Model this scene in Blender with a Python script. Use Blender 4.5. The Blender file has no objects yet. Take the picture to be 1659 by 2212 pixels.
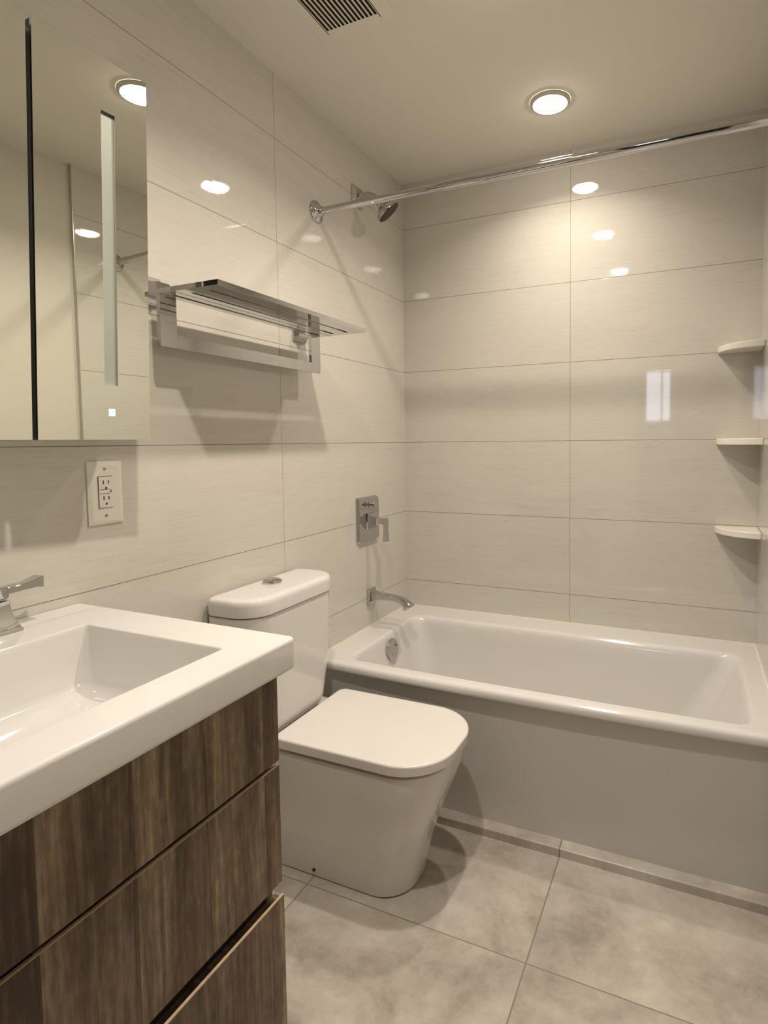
import bpy, bmesh, math, random
from mathutils import Vector, Matrix

sc = bpy.context.scene
COL = sc.collection
PI = math.pi
random.seed(7)

# ------------------------------------------------------------------ camera
FW, FH = 1659.0, 2212.0
F_PX, YAW, PITCH, ROLL = 1241.8455, 0.4134, -0.0563, -0.0103
CAM = Vector((1.1571, -2.2705, 1.1833))
SX, SY = 119.0597, -82.4927
cy_, sy_ = math.cos(YAW), math.sin(YAW)
fwd = Vector((-sy_ * math.cos(PITCH), cy_ * math.cos(PITCH), math.sin(PITCH)))
rgt0 = Vector((cy_, sy_, 0.0))
up0 = rgt0.cross(fwd)
rgt = math.cos(ROLL) * rgt0 + math.sin(ROLL) * up0
up = -math.sin(ROLL) * rgt0 + math.cos(ROLL) * up0
cd = bpy.data.cameras.new('camera')
cam = bpy.data.objects.new('camera', cd)
COL.objects.link(cam)
cd.sensor_fit = 'HORIZONTAL'
cd.sensor_width = 36.0
cd.lens = F_PX / FW * 36.0
cd.shift_x = -SX / FW
cd.shift_y = SY / FW
cd.clip_start = 0.01
cam.matrix_world = Matrix(((rgt.x, up.x, -fwd.x, CAM.x),
                           (rgt.y, up.y, -fwd.y, CAM.y),
                           (rgt.z, up.z, -fwd.z, CAM.z),
                           (0, 0, 0, 1)))
sc.camera = cam

# ------------------------------------------------------------------ world, exposure, lamp strength
sc.view_settings.view_transform = 'Standard'
sc.view_settings.look = 'None'
sc.view_settings.gamma = 1.0
sc.view_settings.use_curve_mapping = False
sc.view_settings.exposure = 0.05
w = bpy.data.worlds.new('daylight')
sc.world = w
w.use_nodes = True
bg = w.node_tree.nodes['Background']
bg.inputs['Color'].default_value = (0.78, 0.84, 1.0, 1)
bg.inputs['Strength'].default_value = 9.0
LAMP_COL = (1.0, 0.885, 0.75)
LENS_STR = 48.0      # the glowing lens itself
LAMP_W = (4.6, 7.3, 8.4)  # tub, toilet, vanity         # the lamp's downward beam
sc.cycles.max_bounces = 10
sc.cycles.diffuse_bounces = 6
sc.cycles.glossy_bounces = 6
sc.cycles.sample_clamp_indirect = 25.0

# ------------------------------------------------------------------ room numbers (metres, floor z = 0)
RW = 1.372          # right tiled face
CEIL = 2.288
REAR = -2.60        # wall behind the camera, with the doorway
HALL = -5.60
TILE_H, TILE_Z = 0.305, 1.181

# ------------------------------------------------------------------ node helpers
class NT:
    def __init__(s, name):
        s.m = bpy.data.materials.new(name)
        s.m.use_nodes = True
        s.t = s.m.node_tree
        s.t.nodes.clear()
        s.out = s.t.nodes.new('ShaderNodeOutputMaterial')
    def n(s, kind, **kw):
        nd = s.t.nodes.new(kind)
        for k, v in kw.items():
            setattr(nd, k, v)
        return nd
    def put(s, sock, v):
        if hasattr(v, 'is_output'):
            s.t.links.new(v, sock)
        else:
            if sock.type == 'RGBA' and len(v) == 3:
                v = tuple(v) + (1,)
            sock.default_value = v
    def math(s, op, a, b=0.0, c=0.0):
        nd = s.n('ShaderNodeMath', operation=op)
        s.put(nd.inputs[0], a); s.put(nd.inputs[1], b); s.put(nd.inputs[2], c)
        return nd.outputs[0]
    def pos(s):
        g = s.n('ShaderNodeNewGeometry')
        x = s.n('ShaderNodeSeparateXYZ')
        s.t.links.new(g.outputs['Position'], x.inputs[0])
        return x.outputs[0], x.outputs[1], x.outputs[2]
    def vec(s, a, b, c):
        nd = s.n('ShaderNodeCombineXYZ')
        s.put(nd.inputs[0], a); s.put(nd.inputs[1], b); s.put(nd.inputs[2], c)
        return nd.outputs[0]
    def noise(s, v, scale, detail=3.0, rough=0.5, dist=0.0):
        nd = s.n('ShaderNodeTexNoise')
        s.put(nd.inputs['Vector'], v)
        nd.inputs['Scale'].default_value = scale
        nd.inputs['Detail'].default_value = detail
        nd.inputs['Roughness'].default_value = rough
        nd.inputs['Distortion'].default_value = dist
        return nd.outputs[0]
    def white(s, v):
        nd = s.n('ShaderNodeTexWhiteNoise', noise_dimensions='3D')
        s.put(nd.inputs['Vector'], v)
        return nd.outputs[0]
    def mix(s, f, a, b):
        nd = s.n('ShaderNodeMix', data_type='RGBA')
        s.put(nd.inputs[0], f); s.put(nd.inputs[6], a); s.put(nd.inputs[7], b)
        return nd.outputs[2]
    def ramp(s, f, stops):
        nd = s.n('ShaderNodeValToRGB')
        s.put(nd.inputs[0], f)
        e = nd.color_ramp.elements
        while len(e) < len(stops):
            e.new(0.5)
        for el, (p, c) in zip(e, stops):
            el.position = p
            el.color = tuple(c) + (1,)
        return nd.outputs[0]
    def rng(s, v, a, b, c, d):
        nd = s.n('ShaderNodeMapRange')
        s.put(nd.inputs[0], v)
        for i, q in enumerate((a, b, c, d)):
            nd.inputs[1 + i].default_value = q
        return nd.outputs[0]
    def seam(s, v, origin, pitch, width):
        """1 on a line every `pitch` metres, else 0"""
        f = s.math('FRACT', s.math('ADD', s.math('DIVIDE', s.math('SUBTRACT', v, origin), pitch), 0.5))
        d = s.math('MULTIPLY', s.math('ABSOLUTE', s.math('SUBTRACT', f, 0.5)), pitch)
        return s.math('LESS_THAN', d, width / 2)
    def cell(s, v, origin, pitch):
        return s.math('FLOOR', s.math('DIVIDE', s.math('SUBTRACT', v, origin), pitch))
    def bsdf(s, color, rough=0.5, metal=0.0, spec=0.5, coat=0.0, bump=None, bump_str=0.1, bump_dist=0.001, emit=None, estr=0.0):
        b = s.n('ShaderNodeBsdfPrincipled')
        s.put(b.inputs['Base Color'], color)
        s.put(b.inputs['Roughness'], rough)
        b.inputs['Metallic'].default_value = metal
        b.inputs['Specular IOR Level'].default_value = spec
        b.inputs['Coat Weight'].default_value = coat
        b.inputs['Coat Roughness'].default_value = 0.04
        if emit:
            b.inputs['Emission Color'].default_value = tuple(emit) + (1,)
            b.inputs['Emission Strength'].default_value = estr
        if bump is not None:
            bn = s.n('ShaderNodeBump')
            bn.inputs['Strength'].default_value = bump_str
            bn.inputs['Distance'].default_value = bump_dist
            s.put(bn.inputs['Height'], bump)
            s.t.links.new(bn.outputs[0], b.inputs['Normal'])
        s.t.links.new(b.outputs[0], s.out.inputs[0])
        return s.m

def plain(name, col, rough=0.5, metal=0.0, spec=0.5, noise_amt=0.03, scale=6.0, coat=0.0):
    t = NT(name)
    x, y, z = t.pos()
    nz = t.noise(t.vec(x, y, z), scale, 4.0)
    c2 = tuple(max(0, c * (1 - noise_amt * 2)) for c in col)
    c3 = tuple(min(1, c * (1 + noise_amt)) for c in col)
    return t.bsdf(t.ramp(nz, [(0.3, c2), (0.7, c3)]), rough, metal, spec, coat)

def tile_material(name, axis, joint):
    """large glossy wall tile with fine horizontal threads and thin dark grout"""
    t = NT(name)
    x, y, z = t.pos()
    u = x if axis == 'x' else y
    gh = t.seam(z, TILE_Z, TILE_H, 0.0019)
    gv = t.seam(u, joint, 0.9, 0.0015)
    g = t.math('MAXIMUM', gh, gv)
    tid = t.white(t.vec(t.cell(u, joint, 0.9), t.cell(z, TILE_Z, TILE_H), 3.0))
    off = t.math('MULTIPLY', tid, 11.0)
    fine = t.noise(t.vec(t.math('ADD', t.math('MULTIPLY', u, 22.0), off), off, t.math('MULTIPLY', z, 380.0)), 1.0, 2.0, 0.6)
    mid = t.noise(t.vec(t.math('ADD', t.math('MULTIPLY', u, 6.0), off), off, t.math('MULTIPLY', z, 130.0)), 1.0, 3.0, 0.55)
    big = t.noise(t.vec(t.math('ADD', t.math('MULTIPLY', u, 2.0), off), off, t.math('MULTIPLY', z, 6.0)), 1.0, 2.0)
    v = t.math('ADD', t.math('MULTIPLY', fine, 0.42), t.math('ADD', t.math('MULTIPLY', mid, 0.36), t.math('MULTIPLY', big, 0.22)))
    col = t.ramp(v, [(0.30, (0.495, 0.468, 0.418)), (0.43, (0.565, 0.543, 0.493)), (0.60, (0.595, 0.573, 0.523))])
    col = t.mix(g, col, (0.22, 0.185, 0.14))
    bmp = t.noise(t.vec(t.math('MULTIPLY', u, 5.0), 0.0, t.math('MULTIPLY', z, 160.0)), 1.0, 2.0)
    rough = t.math('ADD', 0.032, t.math('MULTIPLY', g, 0.6))
    return t.bsdf(col, rough, 0, 0.5, bump=bmp, bump_str=0.06, bump_dist=0.0006)

def floor_material():
    t = NT('concrete_look_floor_tile')
    x, y, z = t.pos()
    OX, OY, P = 0.829, -1.062, 0.601
    g = t.math('MAXIMUM', t.seam(x, OX, P, 0.0036), t.seam(y, OY, P, 0.0030))
    cx, cy = t.cell(x, OX, P), t.cell(y, OY, P)
    tid = t.white(t.vec(cx, cy, 1.0))
    ox = t.math('MULTIPLY', tid, 37.0)
    p = t.vec(t.math('ADD', x, ox), t.math('ADD', y, ox), ox)
    n1 = t.noise(p, 3.4, 6.0, 0.62, 0.6)
    n2 = t.noise(p, 11.0, 6.0, 0.7, 0.3)
    n3 = t.noise(p, 60.0, 3.0, 0.6)
    v = t.math('ADD', t.math('MULTIPLY', n1, 0.58), t.math('ADD', t.math('MULTIPLY', n2, 0.32), t.math('MULTIPLY', n3, 0.10)))
    v = t.math('ADD', v, t.math('MULTIPLY', t.math('SUBTRACT', tid, 0.5), 0.07))
    col = t.ramp(v, [(0.36, (0.29, 0.255, 0.215)), (0.46, (0.41, 0.37, 0.32)), (0.55, (0.50, 0.46, 0.405)), (0.66, (0.63, 0.59, 0.535))])
    grey = t.noise(p, 2.1, 2.0)
    col = t.mix(t.rng(grey, 0.45, 0.7, 0.0, 0.35), col, (0.42, 0.40, 0.385))
    col = t.mix(g, col, (0.235, 0.21, 0.175))
    return t.bsdf(col, t.math('ADD', 0.30, t.math('MULTIPLY', g, 0.5)), 0, 0.45, bump=n2, bump_str=0.05, bump_dist=0.001)

def wood_material():
    t = NT('brown_wood_laminate')
    x, y, z = t.pos()
    wob = t.noise(t.vec(t.math('MULTIPLY', y, 3.0), 0.0, t.math('MULTIPLY', z, 2.2)), 1.0, 3.0)
    yw = t.math('ADD', y, t.math('MULTIPLY', t.math('SUBTRACT', wob, 0.5), 0.035))
    P = 0.118
    pid = t.white(t.vec(t.cell(y, -1.553, P), 4.0, 2.0))
    off = t.math('MULTIPLY', pid, 9.0)
    broad = t.noise(t.vec(t.math('MULTIPLY', yw, 12.0), off, t.math('MULTIPLY', z, 1.3)), 1.0, 5.0, 0.62, 0.4)
    grain = t.noise(t.vec(t.math('MULTIPLY', yw, 150.0), off, t.math('MULTIPLY', z, 5.0)), 1.0, 4.0, 0.65)
    specks = t.noise(t.vec(t.math('MULTIPLY', yw, 95.0), off, t.math('MULTIPLY', z, 34.0)), 1.0, 3.0, 0.6)
    v = t.math('ADD', t.math('MULTIPLY', broad, 0.54), t.math('ADD', t.math('MULTIPLY', grain, 0.28), t.math('MULTIPLY', specks, 0.18)))
    v = t.math('ADD', v, t.math('MULTIPLY', t.math('SUBTRACT', pid, 0.5), 0.05))
    col = t.ramp(v, [(0.39, (0.060, 0.038, 0.024)), (0.465, (0.120, 0.081, 0.052)), (0.53, (0.195, 0.143, 0.092)), (0.61, (0.36, 0.280, 0.178))])
    red = t.noise(t.vec(t.math('MULTIPLY', y, 9.0), 5.0, t.math('MULTIPLY', z, 4.0)), 1.0, 2.0)
    col = t.mix(t.rng(red, 0.52, 0.75, 0.0, 0.5), col, (0.21, 0.125, 0.095))
    crack = t.seam(yw, -1.553, P, 0.0016)
    cn = t.noise(t.vec(t.math('MULTIPLY', y, 6.0), 1.0, t.math('MULTIPLY', z, 6.0)), 1.0, 2.0)
    crack = t.math('MULTIPLY', crack, t.math('GREATER_THAN', cn, 0.46))
    col = t.mix(t.math('MULTIPLY', crack, 0.75), col, (0.04, 0.027, 0.02))
    return t.bsdf(col, 0.42, 0, 0.35, bump=grain, bump_str=0.12, bump_dist=0.0006)

M = {}
M['tile_left'] = tile_material('glossy_thread_tile_left', 'y', -0.838)
M['tile_back'] = tile_material('glossy_thread_tile_back', 'x', 0.722)
M['tile_right'] = tile_material('glossy_thread_tile_right', 'y', 0.08)
M['floor'] = floor_material()
M['wood'] = wood_material()
M['wood_edge'] = plain('pale_wood_edge', (0.42, 0.31, 0.20), 0.5, noise_amt=0.08, scale=40)
M['dark'] = plain('dark_parts_and_shade', (0.022, 0.016, 0.012), 0.7)  # dark small parts, and painted shade in the drawer gaps
M['paint'] = plain('cream_wall_paint', (0.62, 0.595, 0.53), 0.5, noise_amt=0.012, scale=3)
M['ceiling'] = plain('matt_ceiling_paint', (0.74, 0.715, 0.645), 0.8, spec=0.2, noise_amt=0.012, scale=2)
M['hall_paint'] = plain('hall_paint', (0.42, 0.40, 0.36), 0.7, noise_amt=0.02, scale=2)
M['hall_floor'] = plain('hall_wood_floor', (0.20, 0.13, 0.08), 0.4, noise_amt=0.1, scale=5)
M['ceramic'] = plain('white_glazed_ceramic', (0.68, 0.67, 0.655), 0.07, noise_amt=0.006, coat=0.3)
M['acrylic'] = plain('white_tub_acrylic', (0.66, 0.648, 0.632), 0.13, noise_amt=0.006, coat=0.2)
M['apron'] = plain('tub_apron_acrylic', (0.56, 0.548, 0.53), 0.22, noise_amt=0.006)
M['seat'] = plain('white_seat_plastic', (0.70, 0.67, 0.645), 0.12, noise_amt=0.006, coat=0.25)
M['plastic'] = plain('white_outlet_plastic', (0.72, 0.69, 0.63), 0.3, noise_amt=0.006)
M['marble'] = plain('white_marble', (0.78, 0.755, 0.69), 0.25, noise_amt=0.025, scale=9)
M['chrome'] = plain('polished_chrome', (0.56, 0.56, 0.56), 0.05, 1.0, noise_amt=0.01)
M['satin'] = plain('dull_chrome', (0.40, 0.39, 0.37), 0.22, 1.0, noise_amt=0.01)
M['rubber'] = plain('dark_spray_rubber', (0.04, 0.03, 0.025), 0.5)
M['mirror'] = plain('mirror_silver', (0.80, 0.815, 0.755), 0.004, 1.0, noise_amt=0.0)
M['frost'] = plain('frosted_light_strip', (0.33, 0.35, 0.31), 0.35, noise_amt=0.01)
M['alu'] = plain('cabinet_aluminium', (0.62, 0.60, 0.55), 0.35, 0.6)
M['door_shade'] = plain('grey_door_slot_shade', (0.10, 0.10, 0.095), 0.5)  # door body painted dark so the top of the strip slot looks shaded
M['gap_shade'] = plain('black_gap_shade', (0.008, 0.008, 0.009), 0.6)  # painted shade for the gap between the mirror doors
M['vent'] = plain('cream_vent_metal', (0.74, 0.715, 0.645), 0.55, noise_amt=0.01)
M['vent_shade'] = plain('vent_shade_dark', (0.012, 0.008, 0.006), 0.9)  # painted darkness seen between the vent slats
M['grout_white'] = plain('white_silicone', (0.82, 0.78, 0.70), 0.4)
M['trim'] = plain('white_lamp_trim', (0.55, 0.52, 0.47), 0.45)
M['metal_strip'] = plain('tile_edge_strip', (0.55, 0.53, 0.48), 0.25, 0.7)
t = NT('lit_lamp_lens')
e_ = t.n('ShaderNodeEmission')
e_.inputs['Color'].default_value = LAMP_COL + (1,)
e_.inputs['Strength'].default_value = LENS_STR
t.t.links.new(e_.outputs[0], t.out.inputs[0])
M['lens'] = t.m
t = NT('lit_blue_indicator')
e_ = t.n('ShaderNodeEmission')
e_.inputs['Color'].default_value = (0.55, 0.82, 1.0, 1)
e_.inputs['Strength'].default_value = 1.6
t.t.links.new(e_.outputs[0], t.out.inputs[0])
M['blue'] = t.m

# ------------------------------------------------------------------ mesh helpers
def box(bm, x0, x1, y0, y1, z0, z1, r=0.0, seg=2, mat=None):
    vs = [bm.verts.new((x, y, z)) for x in (x0, x1) for y in (y0, y1) for z in (z0, z1)]
    F = [(0, 1, 3, 2), (4, 6, 7, 5), (0, 4, 5, 1), (2, 3, 7, 6), (0, 2, 6, 4), (1, 5, 7, 3)]
    fs = [bm.faces.new([vs[i] for i in f]) for f in F]
    if r > 0:
        es = list({e for f in fs for e in f.edges})
        bmesh.ops.bevel(bm, geom=es, offset=r, segments=seg, profile=0.5, affect='EDGES')
    return fs

def ring_loft(bm, secs, cap0=True, cap1=True, closed=True):
    rows = [[bm.verts.new(p) for p in s] for s in secs]
    n = len(rows[0])
    for a, b in zip(rows, rows[1:]):
        for i in range(n if closed else n - 1):
            j = (i + 1) % n
            bm.faces.new((a[i], a[j], b[j], b[i]))
    if cap0:
        bm.faces.new(list(reversed(rows[0])))
    if cap1:
        bm.faces.new(rows[-1])
    return rows

def rrect(x0, x1, y0, y1, rx0=0.01, rx1=None, n=8, side=1):
    """rounded rectangle in plan: rx0 radius of the two corners at x0, rx1 at x1; extra points on the sides"""
    if rx1 is None:
        rx1 = rx0
    pts = []
    corners = [(x1, y1, rx1, 0), (x0, y1, rx0, 90), (x0, y0, rx0, 180), (x1, y0, rx1, 270)]
    arcs = []
    for cx, cy, r, a0 in corners:
        ox = cx - r if cx == x1 else cx + r
        oy = cy - r if cy == y1 else cy + r
        arcs.append([(ox + r * math.cos(math.radians(a0 + 90 * k / n)), oy + r * math.sin(math.radians(a0 + 90 * k / n))) for k in range(n + 1)])
    for i, a in enumerate(arcs):
        pts += a
        p, q = a[-1], arcs[(i + 1) % 4][0]
        for k in range(1, side):
            pts.append((p[0] + (q[0] - p[0]) * k / side, p[1] + (q[1] - p[1]) * k / side))
    return pts

def cyl(bm, p0, p1, r0, r1=None, n=32, cap=True):
    p0, p1 = Vector(p0), Vector(p1)
    r1 = r0 if r1 is None else r1
    d = (p1 - p0).normalized()
    a = d.orthogonal().normalized()
    b = d.cross(a)
    secs = []
    for p, r in ((p0, r0), (p1, r1)):
        secs.append([p + r * (math.cos(2 * PI * k / n) * a + math.sin(2 * PI * k / n) * b) for k in range(n)])
    return ring_loft(bm, secs, cap, cap)

def lathe(bm, base, axis, prof, n=40, cap0=True, cap1=True):
    """prof: (distance along axis, radius)"""
    base, d = Vector(base), Vector(axis).normalized()
    a = d.orthogonal().normalized()
    b = d.cross(a)
    secs = [[base + d * h + r * (math.cos(2 * PI * k / n) * a + math.sin(2 * PI * k / n) * b) for k in range(n)] for h, r in prof]
    return ring_loft(bm, secs, cap0, cap1)

def tube(bm, path, r, n=20):
    path = [Vector(p) for p in path]
    secs = []
    ref = None
    for i, p in enumerate(path):
        d = (path[min(i + 1, len(path) - 1)] - path[max(i - 1, 0)]).normalized()
        if ref is None:
            ref = d.orthogonal().normalized()
        a = (ref - d * ref.dot(d)).normalized()
        ref = a
        b = d.cross(a)
        rr = r[i] if isinstance(r, (list, tuple)) else r
        secs.append([p + rr * (math.cos(2 * PI * k / n) * a + math.sin(2 * PI * k / n) * b) for k in range(n)])
    return ring_loft(bm, secs)

def obj(name, bm, mat, parent=None, loc=None, smooth=True, angle=35, bevel=0.0, subd=0):
    """link a bmesh as one object; loc is the origin of its thing (vertices are given in world space)"""
    bmesh.ops.recalc_face_normals(bm, faces=bm.faces)
    o_loc = Vector((0, 0, 0))
    if parent is not None:
        root = parent
        while root.parent:
            root = root.parent
        o_loc = Vector(root['origin']) if 'origin' in root else Vector((0, 0, 0))
    elif loc is not None:
        o_loc = Vector(loc)
    if o_loc.length:
        bmesh.ops.translate(bm, verts=bm.verts, vec=-o_loc)
    me = bpy.data.meshes.new(name)
    bm.to_mesh(me)
    bm.free()
    me.materials.append(M[mat] if isinstance(mat, str) else mat)
    if smooth:
        for p in me.polygons:
            p.use_smooth = True
        me.set_sharp_from_angle(angle=math.radians(angle))
    o = bpy.data.objects.new(name, me)
    COL.objects.link(o)
    if parent is not None:
        o.parent = parent
    elif loc is not None:
        o.location = loc
    if smooth:
        wn = o.modifiers.new('weighted_normal', 'WEIGHTED_NORMAL')
        wn.keep_sharp = True
        wn.weight = 80
    if bevel:
        b = o.modifiers.new('bevel', 'BEVEL')
        b.width = bevel
        b.segments = 2
        b.limit_method = 'ANGLE'
    if subd:
        s = o.modifiers.new('subd', 'SUBSURF')
        s.levels = subd
        s.render_levels = subd
    return o

ORIGIN = {}
def thing(name, label, cat, loc, group=None):
    o = bpy.data.objects.new(name, None)
    COL.objects.link(o)
    o.location = loc
    o.empty_display_size = 0.05
    o['origin'] = [float(v) for v in loc]
    o['label'] = label
    o['category'] = cat
    if group:
        o['group'] = group
    return o

def tag(o, label, cat, group=None):
    o['label'] = label
    o['category'] = cat
    if group:
        o['group'] = group
    return o

def struct(name, bm, mat, parent=None, **kw):
    o = obj(name, bm, mat, parent, **kw)
    if parent is None:
        o['kind'] = 'structure'
    return o

def B():
    return bmesh.new()

def bxo(name, mat, dims, parent=None, r=0.0, seg=2, **kw):
    bm = B()
    box(bm, *dims, r=r, seg=seg)
    return obj(name, bm, mat, parent, **kw)

# ================================================================== SETTING
T = 0.10
bm = B(); box(bm, -T, RW + T, REAR, T, -T, 0.0); o = struct('floor', bm, 'floor')
bm = B(); box(bm, -T, RW + T, REAR - 0.1, T, CEIL, CEIL + T); o = struct('ceiling', bm, 'ceiling')
bm = B(); box(bm, -T, 0.0, REAR - 0.1, T, 0.0, CEIL); o = struct('wall_left', bm, 'tile_left')
bm = B(); box(bm, 0.0, RW, 0.0, T, 0.0, CEIL); o = struct('wall_back', bm, 'tile_back')
bm = B(); box(bm, RW, RW + T, -0.80, T, 0.0, CEIL); o = struct('wall_right_tiled', bm, 'tile_right')
bm = B(); box(bm, RW + 0.014, RW + T, REAR - 0.1, -0.8001, 0.0, CEIL); o = struct('wall_right', bm, 'paint')
# strip that finishes the edge of the tiled part of the right wall
bm = B(); box(bm, RW - 0.001, RW + 0.014, -0.8035, -0.8001, 0.0, CEIL); struct('trim_2', bm, 'metal_strip')
# rear wall with its doorway (x 0.75..1.335, up to 2.04)
bm = B()
box(bm, 0.0, 0.75, REAR - 0.1, REAR, 0.0, CEIL)
box(bm, 1.335, RW + 0.014, REAR - 0.1, REAR, 0.0, CEIL)
box(bm, 0.75, 1.335, REAR - 0.1, REAR, 2.04, CEIL)
struct('wall_rear', bm, 'paint')
bm = B()
box(bm, 0.70, 0.75, REAR, REAR + 0.014, 0.0, 2.09)
box(bm, 0.75, 1.335, REAR, REAR + 0.014, 2.04, 2.09)
struct('door_1', bm, 'paint', bevel=0.003)
# the room beyond the doorway
HX0, HX1 = -0.6, 2.2
bm = B(); box(bm, HX0, HX1, HALL - 0.1, REAR - 0.1, -T, 0.0); struct('floor_hall', bm, 'hall_floor')
bm = B(); box(bm, HX0, HX1, HALL - 0.1, REAR - 0.1, 2.5, 2.6); struct('ceiling_hall', bm, 'hall_paint')
bm = B(); box(bm, HX0 - T, HX0, HALL - 0.1, REAR - 0.1, 0.0, 2.5); struct('wall_hall_left', bm, 'hall_paint')
bm = B(); box(bm, HX1, HX1 + T, HALL - 0.1, REAR - 0.1, 0.0, 2.5); struct('wall_hall_right', bm, 'hall_paint')
bm = B()
box(bm, HX0, -T, REAR - 0.1, REAR, 0.0, 2.5)
box(bm, RW + T, HX1, REAR - 0.1, REAR, 0.0, 2.5)
box(bm, -T, RW + T, REAR - 0.1, REAR - 0.0995, CEIL, 2.5)
struct('wall_hall_front', bm, 'hall_paint')
WX0, WX1, WZ0, WZ1 = 0.60, 0.92, 1.40, 2.06
bm = B()
box(bm, HX0, WX0, HALL - 0.1, HALL, 0.0, 2.5)
box(bm, WX1, HX1, HALL - 0.1, HALL, 0.0, 2.5)
box(bm, WX0, WX1, HALL - 0.1, HALL, 0.0, WZ0)
box(bm, WX0, WX1, HALL - 0.1, HALL, WZ1, 2.5)
struct('wall_hall_rear', bm, 'hall_paint')
bm = B()
for a, b, c, d in ((WX0, WX0 + 0.02, WZ0, WZ1), (WX1 - 0.02, WX1, WZ0, WZ1), (WX0 + 0.02, WX1 - 0.02, WZ0, WZ0 + 0.02),
                   (WX0 + 0.02, WX1 - 0.02, WZ1 - 0.02, WZ1), (WX0 + 0.195, WX0 + 0.215, WZ0 + 0.02, WZ1 - 0.02)):
    box(bm, a, b, HALL - 0.07, HALL - 0.03, c, d)
struct('window_1', bm, 'paint')
# low tile strip along the foot of the tub
bm = B(); box(bm, 0.0, RW, -0.701, -0.655, -0.006, 0.026, r=0.004, seg=3); struct('trim_1', bm, 'floor')

# ================================================================== BATHTUB
RIM, Y0 = 0.455, -0.695
tub = thing('bathtub', 'long white alcove bathtub with a plain front apron between the tiled walls', 'bathtub', (0.686, -0.35, 0.0))
def bow(p):
    x, y, z = p
    if y < -0.40 and z > 0.395:
        k = min(1.0, (-0.40 - y) / 0.2)
        y -= 0.014 * k * (1 - ((x - 0.75) / 0.75) ** 2)
    return (x, y, z)
bm = B()
A0, A1 = 0.0015, RW - 0.0015
outer = [(0.4238, -0.672, 0.004), (0.4235, -0.688, 0.006), (0.426, -0.694, 0.006), (0.432, -0.6965, 0.006), (0.442, -0.6965, 0.006),
         (0.449, -0.694, 0.006), (0.4535, -0.688, 0.006), (0.455, -0.678, 0.006)]
secs = []
for z, y0, r in outer:
    secs.append([bow((x, y, z)) for x, y in rrect(A0, A1, y0, -0.0015, r, n=6, side=14)])
inner = [(0.455, .096, 1.322, -.654, -.118, .05), (0.4538, .102, 1.316, -.649, -.125, .05), (0.450, .107, 1.311, -.645, -.131, .052),
         (0.443, .110, 1.306, -.642, -.136, .055), (0.430, .113, 1.299, -.640, -.140, .058), (0.40, .119, 1.286, -.637, -.144, .062),
         (0.32, .135, 1.25, -.625, -.150, .075), (0.20, .160, 1.19, -.610, -.170, .085), (0.12, .185, 1.14, -.595, -.190, .09),
         (0.085, .215, 1.09, -.57, -.215, .09), (0.07, .27, 1.02, -.52, -.26, .08), (0.066, .34, .95, -.46, -.32, .05)]
for z, x0, x1, y0, y1, r in inner:
    secs.append([bow((x, y, z)) for x, y in rrect(x0, x1, y0, y1, r, n=6, side=14)])
ring_loft(bm, secs, cap0=False, cap1=True)
obj('tub_basin', bm, 'acrylic', tub, angle=60)
bm = B()
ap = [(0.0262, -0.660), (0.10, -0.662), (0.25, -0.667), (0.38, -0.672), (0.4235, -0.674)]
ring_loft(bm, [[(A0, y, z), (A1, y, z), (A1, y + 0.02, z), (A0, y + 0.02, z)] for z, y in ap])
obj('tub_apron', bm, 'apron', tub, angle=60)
ov = B()
lathe(ov, (0.1215, -0.383, 0.398), (1, 0, 0.14), [(0, .036), (.006, .040), (.011, .040), (.014, .037), (.0145, .0)], n=40, cap1=False)
ovp = obj('overflow_cover', ov, 'chrome', tub, angle=50)
ovp['label'] = 'round chrome overflow cover'
for dy, dz in ((-0.016, -0.014), (0.018, 0.012)):
    bm = B()
    cyl(bm, (0.136, -0.383 + dy, 0.398 + dz), (0.1385, -0.383 + dy, 0.398 + dz), 0.004, n=14)
    obj('screw', bm, 'satin', ovp)
bm = B(); lathe(bm, (0.42, -0.39, 0.0665), (0, 0, 1), [(0, .034), (.003, .034), (.004, .03), (.001, .02)], n=28)
obj('drain', bm, 'chrome', tub)
# bead of sealant where tub meets tile
bm = B(); box(bm, 0.0, RW, -0.0035, 0.0, 0.4545, 0.4585); box(bm, 0.0, 0.0035, -0.68, -0.0035, 0.4545, 0.4585); box(bm, RW - .0035, RW, -0.69, -0.0035, 0.4545, 0.4585)
obj('sealant_bead', bm, 'grout_white', tub)

# ================================================================== TOILET
TC = -0.925
toi = thing('toilet', 'white skirted toilet with lid down, between the wood vanity and the bathtub', 'toilet', (0.30, TC, 0.0))
def dsec(z, x0, x1, hw, rf, rb=0.01, yc=TC):
    return [(x, y, z) for x, y in rrect(x0, x1, yc - hw, yc + hw, rb, rf, n=12, side=6)]
bm = B()
S = [(0.0, .03, .492, .104, .085), (0.006, .03, .500, .108, .09), (0.05, .03, .508, .112, .095), (0.12, .03, .525, .121, .10), (0.20, .03, .552, .134, .108),
     (0.28, .03, .585, .149, .118), (0.33, .03, .603, .157, .124), (0.355, .03, .606, .1605, .1275), (0.3645, .03, .607, .161, .128), (0.3658, .031, .606, .160, .127), (0.3662, .034, .603, .157, .124)]
ring_loft(bm, [dsec(*s) for s in S])
bowl = obj('toilet_bowl', bm, 'ceramic', toi, angle=50)
bm = B()
ring_loft(bm, [dsec(.3665, .16, .590, .142, .112), dsec(.3772, .16, .590, .142, .112)])
obj('seat', bm, 'seat', toi)
bm = B()
L = [(.3775, .150, .617, .1650, .133), (.3780, .1475, .6195, .1672, .1345), (.3790, .147, .620, .1677, .135), (.3985, .147, .621, .168, .135), (.4015, .1475, .6205, .1675, .1345),
     (.4037, .149, .618, .166, .133), (.4049, .152, .614, .163, .130), (.4053, .158, .607, .158, .125)]
ring_loft(bm, [dsec(z, a, b, h, r, 0.022) for z, a, b, h, r in L])
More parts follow.
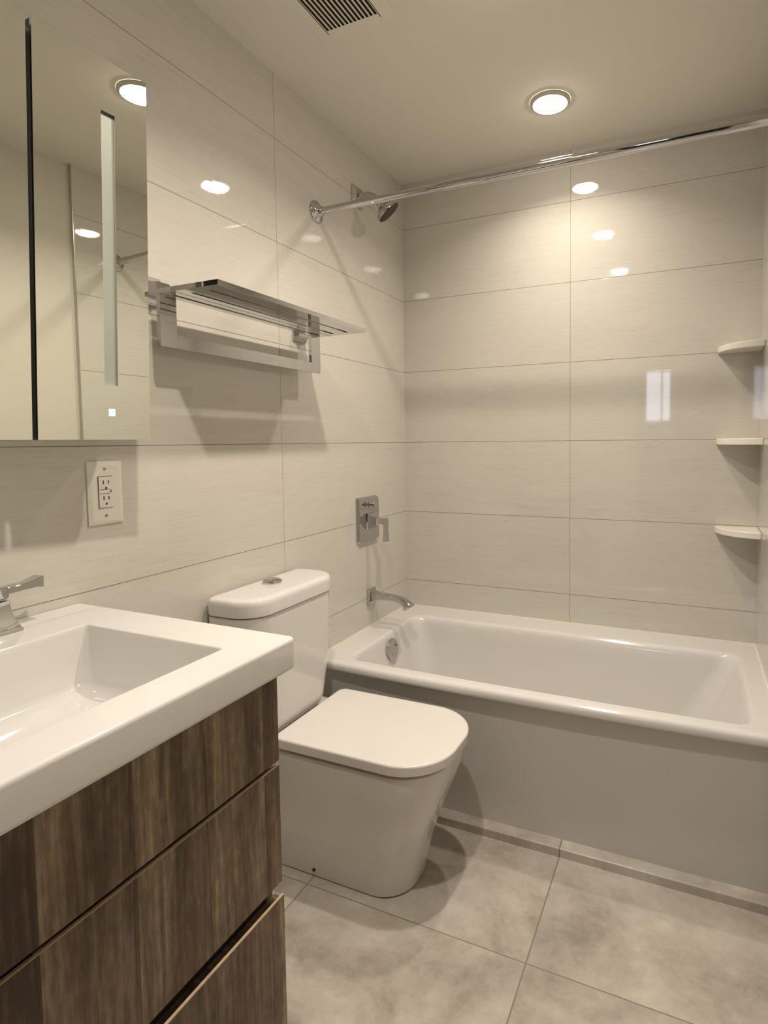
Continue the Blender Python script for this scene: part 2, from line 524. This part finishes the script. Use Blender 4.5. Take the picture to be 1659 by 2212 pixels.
obj('seat_lid', bm, 'seat', toi, angle=60)
TKC = -0.976
bm = B()
K = [(.388, .014, .122, .160, .05), (.392, .012, .130, .168, .055), (.41, .011, .138, .173, .06), (.50, .010, .148, .183, .066), (.62, .010, .157, .189, .072), (.7365, .010, .1635, .192, .076)]
ring_loft(bm, [dsec(z, a, b, h, r, 0.012, TKC) for z, a, b, h, r in K])
tank = obj('tank', bm, 'ceramic', toi, angle=50)
bm = B()
K = [(.7385, .010, .165, .192, .077), (.7395, .008, .167, .194, .079), (.742, .007, .168, .195, .080), (.768, .007, .168, .195, .080), (.777, .008, .1665, .194, .079),
     (.7825, .011, .162, .190, .075), (.7850, .016, .155, .183, .068), (.7855, .026, .142, .170, .055)]
ring_loft(bm, [dsec(z, a, b, h, r, 0.02, TKC) for z, a, b, h, r in K])
tl = obj('tank_lid', bm, 'ceramic', toi, angle=60)
bm = B(); lathe(bm, (.064, -0.975, .785), (0, 0, 1), [(0, .027), (.005, .0275), (.008, .026), (.0085, .0225), (.006, .021)], n=36)
fb = obj('flush_button_ring', bm, 'chrome', tl)
bm = B(); lathe(bm, (.064, -0.975, .789), (0, 0, 1), [(0, .0195), (.006, .0195), (.0085, .016), (.0095, .0)], n=36, cap1=False)
obj('flush_button', bm, 'chrome', fb)
bm = B(); box(bm, .03, .135, TKC - .12, TKC + .12, .3655, .389, r=.004); obj('tank_gasket', bm, 'seat', toi)
bm = B(); cyl(bm, (.231, TC - .1065, .022), (.231, TC - .1125, .022), .0045, n=14); obj('bolt_cap', bm, 'dark', bowl)
bm = B(); cyl(bm, (.022, TKC - .184, .70), (.022, TKC - .1920, .70), .0035, n=14); obj('bolt_cap', bm, 'dark', tank)

# ================================================================== VANITY
VT, VY0, VY1, VX = 0.857, -2.055, -1.493, 0.550
van = thing('vanity_cabinet', 'brown wood-grain vanity cabinet with three wide drawers under the white basin', 'cabinet', (0.27, -1.77, 0.0))
CF, CY1, CY0 = 0.524, -1.515, -2.035
for nm, dims in (('side_panel', (0.012, CF - 0.022, CY1 - 0.018, CY1, 0.02, 0.8015)), ('side_panel', (0.012, CF - 0.022, CY0, CY0 + 0.018, 0.02, 0.8015)),
                 ('back_panel', (0.012, 0.028, CY0 + 0.0185, CY1 - 0.0185, 0.02, 0.72)), ('bottom_panel', (0.0285, CF - 0.022, CY0 + 0.0185, CY1 - 0.0185, 0.02, 0.038))):
    bxo(nm, 'wood', dims, van, bevel=0.0008)
bxo('recess_shade', 'dark', (CF - 0.0215, CF - 0.0195, CY0 + 0.019, CY1 - 0.019, 0.04, 0.79), van)  # dark panel added as the shade inside the drawer gaps
for z0, z1, xf in ((0.647, 0.799, CF), (0.434, 0.640, CF), (0.085, 0.411, CF + 0.003)):
    bm = B(); box(bm, CF - 0.018, xf, CY0, CY1, z0, z1 - 0.006)
    d = obj('drawer', bm, 'wood', van, bevel=0.0006)
    bm = B(); box(bm, xf - 0.0045, xf, CY0, CY1, z1 - 0.0058, z1 - 0.0016)
    obj('drawer_lip', bm, 'wood', d)
    bm = B(); box(bm, xf - 0.0045, xf, CY0, CY1, z1 - 0.0015, z1)
    obj('drawer_edge', bm, 'wood_edge', d)
bm = B(); box(bm, 0.03, CF - 0.08, CY0 + 0.02, CY1 - 0.02, 0.0, 0.0195); obj('plinth', bm, 'dark', van)

sink = thing('vanity_basin', 'white ceramic basin top with a rectangular bowl on the wood vanity', 'sink', (0.27, -1.77, 0.81))
bm = B()
def vsec(z, i, r):
    return [(x, y, z) for x, y in rrect(0.0015 + (0 if i < 0.02 else i), VX - i, VY0 + i, VY1 - i, 0.004, r, n=6, side=6)]
OB = [(.735, .25, .39, -1.86, -1.69, .03), (.738, .19, .45, -1.92, -1.63, .03), (.748, .168, .468, -1.946, -1.600, .03), (.765, .158, .474, -1.955, -1.592, .024), (.8025, .140, .486, -1.972, -1.574, .014)]
secs = [[(x, y, z) for x, y in rrect(a, b, c, d, r, n=6, side=6)] for z, a, b, c, d, r in OB]
secs += [vsec(.803, .012, .006), vsec(.8032, .005, .009), vsec(.8055, .0015, .011), vsec(.810, .0, .012), vsec(.8505, .0, .012), vsec(.8543, .0008, .012), vsec(.8563, .0026, .010), vsec(.857, .0055, .008)]
secs += [[(x, y, z) for x, y in rrect(a, b, c, d, r, n=6, side=6)] for z, a, b, c, d, r in
         [(.857, .1455, .4785, -1.9645, -1.5815, .008), (.8563, .1475, .4765, -1.9625, -1.5835, .008), (.8540, .149, .475, -1.961, -1.585, .008), (.848, .150, .474, -1.960, -1.586, .009),
          (.80, .158, .468, -1.952, -1.594, .016), (.765, .168, .462, -1.944, -1.603, .022), (.753, .178, .455, -1.934, -1.614, .026), (.747, .196, .440, -1.916, -1.634, .03), (.744, .24, .40, -1.87, -1.68, .03)]]
ring_loft(bm, secs, cap0=True, cap1=True)
obj('basin_top', bm, 'ceramic', sink, angle=50)
bm = B(); lathe(bm, (.31, -1.77, .7435), (0, 0, 1), [(0, .026), (.003, .026), (.004, .02), (.002, .012)], n=24); obj('drain', bm, 'chrome', sink)

fau = thing('sink_faucet', 'chrome lever faucet with flared square base at the back of the white basin', 'faucet', (.05, -1.77, VT))
def fhandle(yc, sgn):
    bm = B()
    prof = [(.8575, .0275), (.8615, .0275), (.864, .0255), (.875, .0205), (.89, .0165), (.903, .0148), (.912, .0150)]
    ring_loft(bm, [[(x, y, z) for x, y in rrect(.05 - h, .05 + h, yc - h, yc + h, .002, n=2)] for z, h in prof])
    hb = obj('handle_base', bm, 'chrome', fau, angle=40)
    bm = B()
    ring_loft(bm, [[(x, y, z) for x, y in rrect(.05 - h, .05 + h, yc - h, yc + h, .003, n=2)] for z, h in ((.9125, .012), (.9165, .0118), (.917, .0145), (.934, .0145), (.936, .013))])
    st = []
    for k, (d, zc, ht, wd) in enumerate([(-.012, .928, .007, .0125), (.02, .9285, .0062, .0115), (.045, .9295, .006, .0115), (.064, .9315, .0085, .013), (.0735, .9325, .011, .014)]):
        y = yc + sgn * d
        st.append([(.05 - wd, y, zc - ht), (.05 + wd, y, zc - ht), (.05 + wd, y, zc + ht), (.05 - wd, y, zc + ht)])
    ring_loft(bm, st)
    obj('lever', bm, 'chrome', hb, angle=30, bevel=0.0012)
fhandle(-1.676, 1)
fhandle(-1.871, -1)
bm = B()
prof = [(.8575, .0275), (.8615, .0275), (.866, .0240), (.885, .0175), (.92, .0150), (.955, .0150)]
ring_loft(bm, [[(x, y, z) for x, y in rrect(.05 - h, .05 + h, -1.77 - h, -1.77 + h, .002, n=2)] for z, h in prof])
path = [(.05, .955), (.065, .975), (.10, .982), (.15, .972), (.175, .955)]
ring_loft(bm, [[(x - .006, -1.77 - .013, z - .008), (x + .006, -1.77 - .013, z + .008), (x + .006, -1.77 + .013, z + .008), (x - .006, -1.77 + .013, z - .008)] for x, z in path])
obj('spout', bm, 'chrome', fau, bevel=0.001)

# ================================================================== MIRROR CABINET
CX, MZ0, MZ1 = 0.088, 1.193, 1.916
mc = thing('medicine_cabinet', 'mirrored medicine cabinet with two doors on the tiled wall above the basin', 'cabinet', (0.045, -1.62, MZ0))
G0, G1 = -1.640, -1.630          # gap between the doors, at the bottom
def hang(bm):
    """the cabinet hangs a little out of true"""
    for v in bm.verts:
        h = v.co.z - MZ0
        v.co.z += 0.034 * (v.co.y - G1) * h / 0.723
        v.co.y += 0.031 * h
bm = B(); box(bm, 0.001, CX, -1.872, -1.425, MZ0 + .002, MZ1 - .004); hang(bm); obj('cabinet_body', bm, 'alu', mc)
bm = B(); box(bm, CX, CX + .002, -1.670, -1.610, MZ0 + .004, MZ1 - .014); hang(bm); obj('door_gap_shade', bm, 'gap_shade', mc)  # black strip added as the shade between the two doors
def mirror_door(y0, y1, yaw, tilt, hinge, strip=None):
    """front glass with a slot for the light strip; turned about a vertical line at y = hinge"""
    mt = Matrix.Translation((CX + .002, hinge, MZ0)) @ Matrix.Rotation(yaw, 4, 'Z') @ Matrix.Rotation(tilt, 4, 'Y') @ Matrix.Translation((-(CX + .002), -hinge, -MZ0))
    def fit(bm):
        hang(bm)
        bmesh.ops.transform(bm, matrix=mt, verts=bm.verts)
    bm = B()
    xa, xb = CX + .002, CX + .020
    box(bm, xa, xb, y0, y1, MZ0, MZ1)
    fit(bm)
    dr = obj('cabinet_door', bm, 'door_shade', mc)
    bm = B()
    xm0, xm1 = xb + .0001, xb + .0052
    if strip:
        sy0, sy1, sz0, sz1 = strip
        for a, b, c, d in ((y0, sy0, MZ0, MZ1), (sy1, y1, MZ0, MZ1), (sy0, sy1, MZ0, sz0), (sy0, sy1, sz1, MZ1)):
            box(bm, xm0, xm1, a, b, c, d)
    else:
        box(bm, xm0, xm1, y0, y1, MZ0, MZ1)
    bmesh.ops.remove_doubles(bm, verts=bm.verts, dist=1e-6)
    fit(bm)
    obj('mirror_glass', bm, 'mirror', dr, smooth=False)
    if strip:
        bm = B(); box(bm, xb + .0001, xb + .0008, sy0 + .0003, sy1 - .0003, sz0 + .0003, sz1 - .006)
        fit(bm)
        obj('light_strip', bm, 'frost', dr, smooth=False)
        bm = B(); box(bm, xm1 + .0001, xm1 + .0006, -1.499, -1.486, 1.239, 1.253)
        fit(bm)
        k = obj('indicator_light', bm, 'blue', dr, smooth=False)
        k['label'] = 'small glowing blue square'
mirror_door(-1.88, G0, 0.0, -0.001, -1.88)
mirror_door(G1, -1.409, -0.033, -0.001, G1, (-1.507, -1.479, 1.298, 1.818))

# ================================================================== TOWEL RACK
ry0, ry1, rz, rx0, rxf = -1.325, -0.719, 1.520, 0.052, 0.236
rack = thing('towel_rack', 'chrome towel shelf with a hanging bar on the tiled wall above the toilet', 'towel rack', (0.0, -1.02, 1.46))
bm = B()
cuts = [rx0, .0740, .0850, .1285, .1395, .1810, .1920, rxf]
for a, b in ((cuts[0], cuts[1]), (cuts[2], cuts[3]), (cuts[4], cuts[5]), (cuts[6], cuts[7])):
    box(bm, a, b, ry0 + .028, ry1 - .028, rz, rz + .011)
for a, b in ((ry0, ry0 + .028), (ry1 - .028, ry1)):
    box(bm, rx0, rxf, a, b, rz, rz + .011)
bmesh.ops.remove_doubles(bm, verts=bm.verts, dist=1e-6)
obj('shelf', bm, 'chrome', rack, smooth=False)
for a, b in ((ry0, ry0 + .045), (ry1 - .045, ry1)):
    bxo('leg', 'chrome', (.054, .065, a, b, 1.404, rz - .0003), rack, smooth=False)
bxo('towel_bar', 'chrome', (.054, .065, ry0 + .0453, ry1 - .0453, 1.404, 1.434), rack, smooth=False)
for yc in (-1.302, -0.742):
    bm = B()
    ring_loft(bm, [[(x, yc - h, 1.538 - v), (x, yc + h, 1.538 - v), (x, yc + h, 1.538 + v), (x, yc - h, 1.538 + v)] for x, h, v in ((.0005, .032, .032), (.006, .032, .032), (.018, .022, .021), (.034, .018, .014), (.0515, .018, .012))])
    obj('wall_bracket', bm, 'chrome', rack, angle=25)

# ================================================================== SHOWER ROD
rod = thing('shower_curtain_rod', 'straight chrome shower curtain rod spanning the room above the bathtub', 'rod', (0.686, -0.632, 1.952))
RY, RZ = -0.632, 1.952
def flange(x, sgn):
    bm = B()
    lathe(bm, (x, RY, RZ), (sgn, 0, 0), [(0, .036), (.003, .036), (.006, .033), (.010, .024), (.016, .0165), (.024, .0150), (.025, .0125)], n=40)
    obj('flange', bm, 'chrome', rod, angle=60)
flange(.0005, 1); flange(RW - .0005, -1)
bm = B(); cyl(bm, (.020, RY, RZ), (.47, RY, RZ), .0115); obj('rod_tube', bm, 'chrome', rod)
bm = B(); lathe(bm, (.462, RY, RZ), (1, 0, 0), [(0, .0120), (.002, .0138), (.89, .0138)], n=32); obj('rod_tube', bm, 'chrome', rod)

# ================================================================== SHOWER HEAD
SYc = -0.375
sh = thing('wall_shower', 'small chrome shower on a bent wall arm, spraying down over the tub', 'shower', (0.0, SYc, 2.09))
bm = B()
ring_loft(bm, [[(x, SYc - h, 2.097 - h), (x, SYc + h, 2.097 - h), (x, SYc + h, 2.097 + h), (x, SYc - h, 2.097 + h)] for x, h in ((.0005, .036), (.005, .036), (.011, .024), (.013, .018))])
obj('wall_flange', bm, 'chrome', sh, angle=20)
bm = B()
pts = [(.012, 2.0985), (.030, 2.0985)]
for k in range(1, 10):
    a = math.radians(90 - 6.0 * k)
    pts.append((.030 + .082 * math.cos(a), 2.0165 + .082 * math.sin(a)))
tube(bm, [(x, SYc, z) for x, z in pts], .0110)
arm = obj('shower_arm', bm, 'chrome', sh, angle=60)
ax = Vector((.58, .36, -.73)).normalized()
b0 = Vector((pts[-1][0], SYc, pts[-1][1])) - ax * .004
bm = B()
lathe(bm, b0, ax, [(0, .012), (.006, .017), (.014, .018), (.019, .015), (.021, .020), (.026, .027), (.034, .034), (.040, .045), (.048, .048), (.056, .047)], n=40)
head = obj('spray_head', bm, 'chrome', sh, angle=40)
bm = B(); lathe(bm, b0 + ax * .0563, ax, [(0, .0445), (.003, .0435), (.0045, .040)], n=40)
fp = obj('spray_face', bm, 'rubber', head)
fp['label'] = 'dark rubber spray face'

# ================================================================== SHOWER VALVE
va = thing('shower_valve', 'chrome rectangular shower valve plate with hanging lever on the tiled wall', 'shower valve', (0.0, -0.34, 0.885))
bm = B()
y0, y1, z0, z1, c = -.420, -.262, .797, .972, .014
cl = .004
def oct_(i, x):
    return [(x, y0 + cl + i, z0 + i), (x, y1 - c, z0 + i), (x, y1 - i, z0 + c), (x, y1 - i, z1 - c), (x, y1 - c, z1 - i), (x, y0 + cl + i, z1 - i), (x, y0 + i, z1 - cl - i), (x, y0 + i, z0 + cl + i)]
ring_loft(bm, [oct_(0, .0005), oct_(0, .003), oct_(.006, .0125), oct_(.0075, .0135)])
plate = obj('trim_plate', bm, 'chrome', va, angle=20)
bm = B()
lathe(bm, (.0136, -.338, .940), (1, 0, 0), [(0, .011), (.004, .011), (.006, .006), (.016, .006), (.018, .0095), (.026, .0095), (.028, .008)], n=24)
cyl(bm, (.036, -.338 - .016, .940), (.036, -.338 + .016, .940), .004, n=14)
obj('diverter_knob', bm, 'chrome', va, angle=40)
hy, hz = -.338, .878
bm = B()
ring_loft(bm, [[(x, hy - h, hz - h), (x, hy + h, hz - h), (x, hy + h, hz + h), (x, hy - h, hz + h)] for x, h in ((.0137, .031), (.020, .030), (.030, .024), (.048, .013), (.062, .011), (.076, .011))])
hh = obj('handle_hub', bm, 'chrome', va, angle=20)
bm = B()
ring_loft(bm, [[(.083 - d - .0, hy - wd, z), (.083 + d, hy - wd, z), (.083 + d, hy + wd, z), (.083 - d, hy + wd, z)] for z, d, wd in ((.892, .0065, .012), (.874, .0065, .0115), (.850, .0058, .0105), (.822, .0062, .012), (.800, .0072, .015))])
obj('lever', bm, 'chrome', hh, angle=20, bevel=0.001)

# ================================================================== TUB SPOUT
sp = thing('tub_spout', 'curved chrome tub spout on the tiled wall over the end of the bathtub', 'tub spout', (0.0, -0.322, 0.575))
SPY = -.3225
bm = B()
ring_loft(bm, [[(x, SPY - h, .574 - v), (x, SPY + h, .574 - v), (x, SPY + h, .574 + v), (x, SPY - h, .574 + v)] for x, h, v in ((.0005, .030, .032), (.006, .030, .032), (.012, .024, .026))])
obj('wall_flange', bm, 'chrome', sp, angle=20)
bm = B()
prof = [(.011, .574, .0255, .0225, 0), (.020, .5755, .0205, .0200, 2), (.038, .577, .0155, .0180, 2), (.062, .578, .0125, .0165, 0), (.092, .5775, .0112, .0160, -5), (.120, .5745, .0112, .0160, -14),
        (.143, .568, .0120, .0162, -26), (.160, .5575, .0150, .0165, -42), (.169, .547, .0195, .0168, -55), (.1715, .5435, .0205, .0168, -58)]
secs = []
for x, z, v, h, ang in prof:
    a = math.radians(ang)
    ux, uz = -math.sin(a), math.cos(a)
    secs.append([(x + ux * q, SPY + p, z + uz * q) for p, q in rrect(-h, h, -v, v, .006, n=4)])
ring_loft(bm, secs)
obj('spout_body', bm, 'chrome', sp, angle=45)

# ================================================================== OUTLET
oy0, oy1, oz0, oz1 = -1.4690, -1.3895, 1.0130, 1.1480
ou = thing('wall_outlet', 'white double power outlet on the tiled wall below the mirror cabinet', 'outlet', (0.0, -1.43, 1.08))
bm = B()
ring_loft(bm, [[(x, oy0 + i, oz0 + i), (x, oy1 - i, oz0 + i), (x, oy1 - i, oz1 - i), (x, oy0 + i, oz1 - i)] for x, i in ((.0005, 0), (.0030, 0), (.0060, .007), (.0065, .010))])
obj('cover_plate', bm, 'plastic', ou, angle=20)
fy0, fy1, fz0, fz1 = -1.4475, -1.4155, 1.0490, 1.1155
bxo('socket_gap', 'dark', (.0066, .0068, fy0 - .0011, fy1 + .0009, fz0 - .0009, fz1 + .0009), ou, smooth=False)
fc = bxo('socket_face', 'plastic', (.0069, .0088, fy0, fy1, fz0, fz1), ou, r=.0006)
ym = (fy0 + fy1) / 2
for zc in (1.0995, 1.0655):
    for dy, hh_ in ((-.0058, .0042), (.0058, .0036)):
        bxo('slot', 'dark', (.0089, .0091, ym + dy - .0011, ym + dy + .0011, zc + .004 - hh_, zc + .004 + hh_), fc, smooth=False)
    bm = B(); cyl(bm, (.0089, ym, zc - .0085), (.0091, ym, zc - .0085), .0024, n=14); obj('ground_hole', bm, 'dark', fc)
for z_ in (1.0880, 1.0790):
    bxo('seam', 'dark', (.0089, .00905, fy0 + .001, fy1 - .008, z_ - .0004, z_ + .0004), fc, smooth=False)
for z_ in (1.0855, 1.0825):
    bxo('test_button', 'dark', (.0089, .0092, fy1 - .0065, fy1 - .0035, z_ - .0009, z_ + .0009), fc, smooth=False)
for z_ in (1.1318, 1.0315):
    bm = B(); cyl(bm, (.0064, ym, z_), (.0074, ym, z_), .0030, n=18); obj('screw', bm, 'satin', ou)

# ================================================================== CORNER SHELVES
for zt, lab in ((1.502, 'topmost of the three white marble corner shelves at the right edge'),
                (1.183, 'middle one of the three white marble corner shelves'),
                (0.872, 'lowest white marble corner shelf, nearest above the tub')):
    bm = B()
    R_ = .134
    prof = [(RW - .0005, -.0005)] + [(RW - .0005 - R_ * math.cos(a), -.0005 - R_ * math.sin(a)) for a in [math.radians(90 * k / 20) for k in range(21)]]
    ring_loft(bm, [[(x, y, z) for x, y in prof] for z in (zt - .0215, zt)])
    o = obj('corner_shelf', bm, 'marble', None, loc=(RW, 0, zt), angle=40, bevel=0.002)
    tag(o, lab, 'shelf', 'marble corner shelves')

# ================================================================== CEILING VENT
vt = thing('ceiling_vent', 'square cream ceiling exhaust vent with dark parallel slots', 'vent', (0.325, -1.0, CEIL))
VX0, VX1, VYF, VYB = .210, .442, -.886, -1.118
sx0, sx1, sy1, sy0 = .246, .404, -.902, -1.100
bm = B()
ring_loft(bm, [[(VX0 + i, VYB + i, z), (VX1 - i, VYB + i, z), (VX1 - i, VYF - i, z), (VX0 + i, VYF - i, z)] for z, i in ((CEIL - .0003, 0), (CEIL - .0015, 0), (CEIL - .0035, .008), (CEIL - .0040, .030))], cap0=False, cap1=False)
zb = CEIL - .0040
box(bm, VX0 + .028, sx0, VYB + .028, VYF - .015, zb, zb + .0022)
box(bm, sx1, VX1 - .028, VYB + .028, VYF - .015, zb, zb + .0022)
obj('vent_frame', bm, 'vent', vt)
bxo('vent_slot_shade', 'vent_shade', (sx0, sx1, sy0, sy1, CEIL - .0012, CEIL - .0008), vt, smooth=False)  # thin dark sheet standing in for the unlit space behind the slats
NS = 13
pt_ = (sx1 - sx0) / NS
for k in range(NS + 1):
    xx = sx0 + k * pt_
    bxo('slat', 'vent', (xx - pt_ * .17, xx + pt_ * .17, sy0, sy1, zb, CEIL - .0022), vt, smooth=False)

# ================================================================== CEILING LIGHTS
lamps = [((.720, -.341), 'lit round downlight in the ceiling over the bathtub'),
         ((.712, -.970), 'lit round downlight seen in the mirror, above the front of the toilet'),
         ((.712, -1.700), 'lit round ceiling downlight beside the vanity, farthest from the bathtub')]
proto = None
for (lx, ly), lab in lamps:
    beam_w = LAMP_W[[p for p, _ in lamps].index((lx, ly))]
    if proto is None:
        r_ = thing('ceiling_downlight', lab, 'ceiling light', (lx, ly, CEIL), 'round downlights in the ceiling')
        bm = B(); lathe(bm, (lx, ly, CEIL), (0, 0, -1), [(.0003, .0655), (.004, .0655), (.009, .061), (.011, .0555), (.006, .0535)], n=48, cap0=False, cap1=False)
        obj('trim_ring', bm, 'trim', r_, angle=40)
        bm = B(); lathe(bm, (lx, ly, CEIL), (0, 0, -1), [(.006, .0530), (.011, .0525), (.0155, .047), (.019, .036), (.021, .020), (.0216, .004)], n=40)
        obj('lamp_lens', bm, 'lens', r_, angle=80)
        ld = bpy.data.lights.new('lamp_beam', 'AREA')
        ld.shape = 'DISK'
        ld.size = 0.045
        ld.energy = beam_w
        ld.color = LAMP_COL
        ld.spread = math.radians(136)
        lo = bpy.data.objects.new('lamp_beam', ld)
        COL.objects.link(lo)
        lo.parent = r_
        lo.location = (0, 0, -0.0225)
        proto = r_
    else:
        r_ = proto.copy(); COL.objects.link(r_)
        r_.location = (lx, ly, CEIL); r_['label'] = lab
        for ch in list(proto.children):
            c_ = ch.copy(); COL.objects.link(c_); c_.parent = r_
            if c_.type == 'LIGHT':
                c_.data = ch.data.copy(); c_.data.energy = beam_w
for o in bpy.data.objects:
    if 'origin' in o:
        del o['origin']
